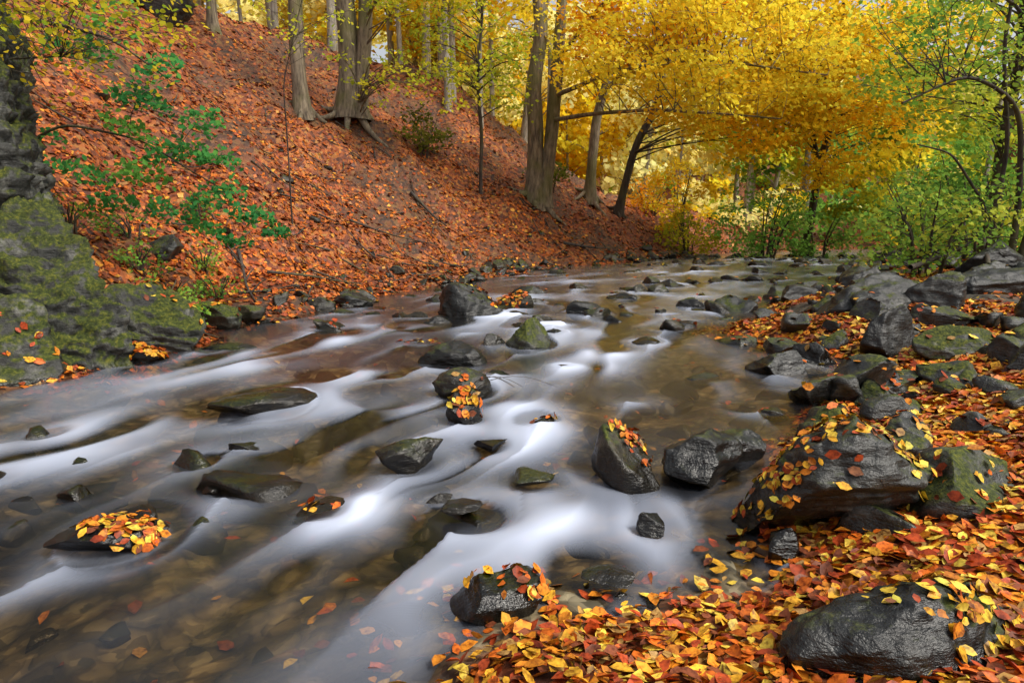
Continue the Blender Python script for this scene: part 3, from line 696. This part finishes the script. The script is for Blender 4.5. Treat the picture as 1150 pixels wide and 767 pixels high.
# background woods (distant mass)
e=empty('background_trees'); T=Tubes()
rb=np.random.default_rng(9)
BV=[];BF=[];BC=[];bq=0
def bgleaf(c,R_,cnt,ls,pal):
    global bq
    an=rb.uniform(0,6.28,cnt); rad=np.sqrt(rb.uniform(0,1,cnt))*R_
    P=np.array(c)+np.stack([np.cos(an)*rad,np.sin(an)*rad,rb.normal(size=cnt)*.25*R_-.2*rad*rad/R_],1)
    Nn=np.stack([rb.normal(size=cnt)*.8+.3,rb.normal(size=cnt)*.8-.8,np.ones(cnt)*.8],1)
    col=pick(pal,1,0)*.6+pick(pal,cnt)*.4; col=np.clip(col*rb.uniform(.8,1.15),0,.97)
    V,F,C=leaves_geo(P,Nn,rb.uniform(.7,1.3,cnt)*ls,col,False,width=.8)
    BV.append(V);BF.append(F+bq);BC.append(C);bq+=len(V)
trees=[]
for k in range(52): trees.append((rb.uniform(-22,4),rb.uniform(33,62)))
for k in range(60): trees.append((rb.uniform(-20,60),rb.uniform(50,100)))
for k in range(15): trees.append((rb.uniform(19,48),rb.uniform(16,50)))
for k in range(10): trees.append((rb.uniform(4,30),rb.uniform(44,56)))
for (tx,ty) in trees:
    xl_=np.interp(ty,L[:,1],L[:,0]); xr_=np.interp(ty,R[:,1],R[:,0])
    if xl_-1<tx<xr_+1: continue
    z=gz(tx,ty); hh=rb.uniform(12,19); r0=rb.uniform(.12,.30)
    lx,ly=rb.normal(size=2)*1.0
    Q=smooth_path([(tx,ty,z-.2),(tx+lx*.3,ty+ly*.3,z+hh*.4),(tx+lx,ty+ly,z+hh)],12,.5,int(tx*10)%50)
    T.add(Q,np.linspace(r0,r0*.35,12),7)
    dist=math.hypot(tx,ty)
    if tx>15 and ty<50: pal=G_GRN if rb.uniform()<.4 else G_LIME
    elif tx>10: pal=G_HAZE if rb.uniform()<.5 else (G_LIME if rb.uniform()<.4 else G_YEL)
    else: pal=G_HAZE if rb.uniform()<.65 else G_YEL
    ls=.0085*dist+.03; lowc=.30 if tx>4 else .36
    for s in range(22):
        zz=z+hh*rb.uniform(lowc,1.0); cr=hh*.22*(1.1-(zz-z)/hh*.5)
        a=rb.uniform(0,6.28);q=rb.uniform(.2,1)*cr
        c=(tx+math.cos(a)*q,ty+math.sin(a)*q,zz)
        if zz/dist>.52: continue
        R_=rb.uniform(.9,1.7); bgleaf(c,R_,int(24*R_*R_),ls,pal)
        k=int(np.argmin(np.abs(Q[:,2]-(zz-q*.5)))); T.add(np.array([Q[k],(Q[k]+np.array(c))/2+[0,0,.2],c]),[r0*.25,r0*.15,.02],4)
for k in range(260):
    tx,ty=rb.uniform(-5,70),rb.uniform(36,100)
    if k>150: tx,ty=rb.uniform(16,45),rb.uniform(12,45)
    xl_=np.interp(ty,L[:,1],L[:,0]); xr_=np.interp(ty,R[:,1],R[:,0])
    if xl_-1.5<tx<xr_+1.5: continue
    if ty<44 and tx<9: continue
    pal=[G_GRN,G_LIME,G_HAZE,G_YEL][rb.choice(4,p=[.2,.3,.35,.15] if tx<16 or ty>45 else [.5,.35,.05,.1])]
    dist=math.hypot(tx,ty); z=gz(tx,ty)
    for s in range(4):
        R_=rb.uniform(.8,1.7); bgleaf((tx+rb.normal()*1.2,ty+rb.normal()*1.2,z+rb.uniform(.3,3.2)),R_,int(26*R_*R_),.008*dist+.03,pal)
T.build('trunks',M_barkl,e)
mesh_quads('foliage',np.concatenate(BV),np.concatenate(BF),M_leaf,cols=np.concatenate(BC),parent=e)

def twig(name,pts,r,extra=3):
    T=Tubes(); P=[(x,y,gz(x,y)+z) for x,y,z in pts]; Q=smooth_path(P,12,.1,len(pts)); T.add(Q,np.linspace(r,r*.35,12),7,.3)
    for k in range(extra):
        a=Q[3+k*3%9]; d=rng.normal(size=3)*[.35,.35,.12]+[0,0,.1]; T.add(np.array([a,a+d*.6,a+d+[0,0,-.05]]),[r*.5,r*.35,r*.15],5)
    T.build(name,M_barkd)
twig('fallen_branch',[(-5.2,12.0,.1),(-4.6,10.9,.08),(-4.1,10.0,.05)],.035)
twig('fallen_branch',[(-4.6,11.8,.1),(-3.9,12.2,.1),(-3.2,13.4,.12)],.03)
twig('fallen_branch',[(-3.6,22.9,.15),(-2.8,22.4,.12),(-2.2,21.6,.1)],.06)
twig('fallen_branch',[(-4.2,16.5,.1),(-3.4,17.3,.12),(-2.2,18.6,.1)],.03)
twig('fallen_branch',[(2.0,24.6,.1),(3.2,24.9,.2),(4.2,26.0,.2)],.06)
twig('fallen_branch',[(9.0,14.2,.3),(10.2,15,.5),(11.6,16,.8)],.06,5)
twig('fallen_branch',[(10.0,13.2,.3),(11.2,15,.9),(12.0,16.5,.9)],.05,5)
T=Tubes()
for k in range(110):     # scattered twigs on the slope and shore
    t=rng.uniform(8,27); x0=np.interp(t,L[:,1],L[:,0])-rng.uniform(.2,11)
    an=rng.uniform(0,6.28); l=rng.uniform(.3,1.3)
    pts=[]
    for f in (0,.5,1):
        xx=x0+math.cos(an)*l*f+rng.normal()*.05; yy=t+math.sin(an)*l*f; pts.append((xx,yy,gz(xx,yy)+.04+rng.uniform(0,.06)))
    T.add(smooth_path(pts,6),np.linspace(.016,.006,6)*(1+t*.03),4)
T.build('scattered_twigs',M_barkd)
T=Tubes()
for k in range(4):
    a=rng.uniform(-.4,.9); T.add(smooth_path([(-.34,4.63,.2),(-.3+.1*a,4.6,.36),(-.15+.35*a,4.55,.42),(.0+.5*a,4.5,.33)],10),np.linspace(.003,.0015,10),4)
T.build('dry_stalks',M_barkd)

# ------------------------------------------------------------------ light
az,el=math.radians(118),math.radians(52)
w=bpy.data.worlds.new('World'); scn.world=w; w.use_nodes=True
nt=w.node_tree; nt.nodes.clear()
sky=nt.nodes.new('ShaderNodeTexSky'); sky.sky_type='NISHITA'; sky.sun_disc=False; sky.sun_elevation=el; sky.sun_rotation=az; sky.dust_density=5; sky.air_density=1
hs=nt.nodes.new('ShaderNodeHueSaturation'); hs.inputs['Saturation'].default_value=.28; hs.inputs['Value'].default_value=1.3; nt.links.new(sky.outputs[0],hs.inputs['Color'])
bg=nt.nodes.new('ShaderNodeBackground'); bg.inputs[1].default_value=.15; nt.links.new(hs.outputs[0],bg.inputs[0])
out=nt.nodes.new('ShaderNodeOutputWorld'); nt.links.new(bg.outputs[0],out.inputs[0])
ld=bpy.data.lights.new('sun','SUN'); ld.energy=2.4; ld.angle=math.radians(18); ld.color=(1,.92,.78)
lo=bpy.data.objects.new('sun',ld); scn.collection.objects.link(lo)
d=Vector((-math.sin(az)*math.cos(el),-math.cos(az)*math.cos(el),-math.sin(el)))
lo.rotation_euler=d.to_track_quat('-Z','Y').to_euler(); lo.location=(20,-20,40)
# ------------------------------------------------------------------ camera
cd=bpy.data.cameras.new('camera'); cd.lens=22; cd.sensor_width=36; cd.clip_end=600; cd.clip_start=.05
co=bpy.data.objects.new('camera',cd); scn.collection.objects.link(co)
co.location=(0,0,1.5); co.rotation_euler=(math.radians(79.6),0,0); scn.camera=co
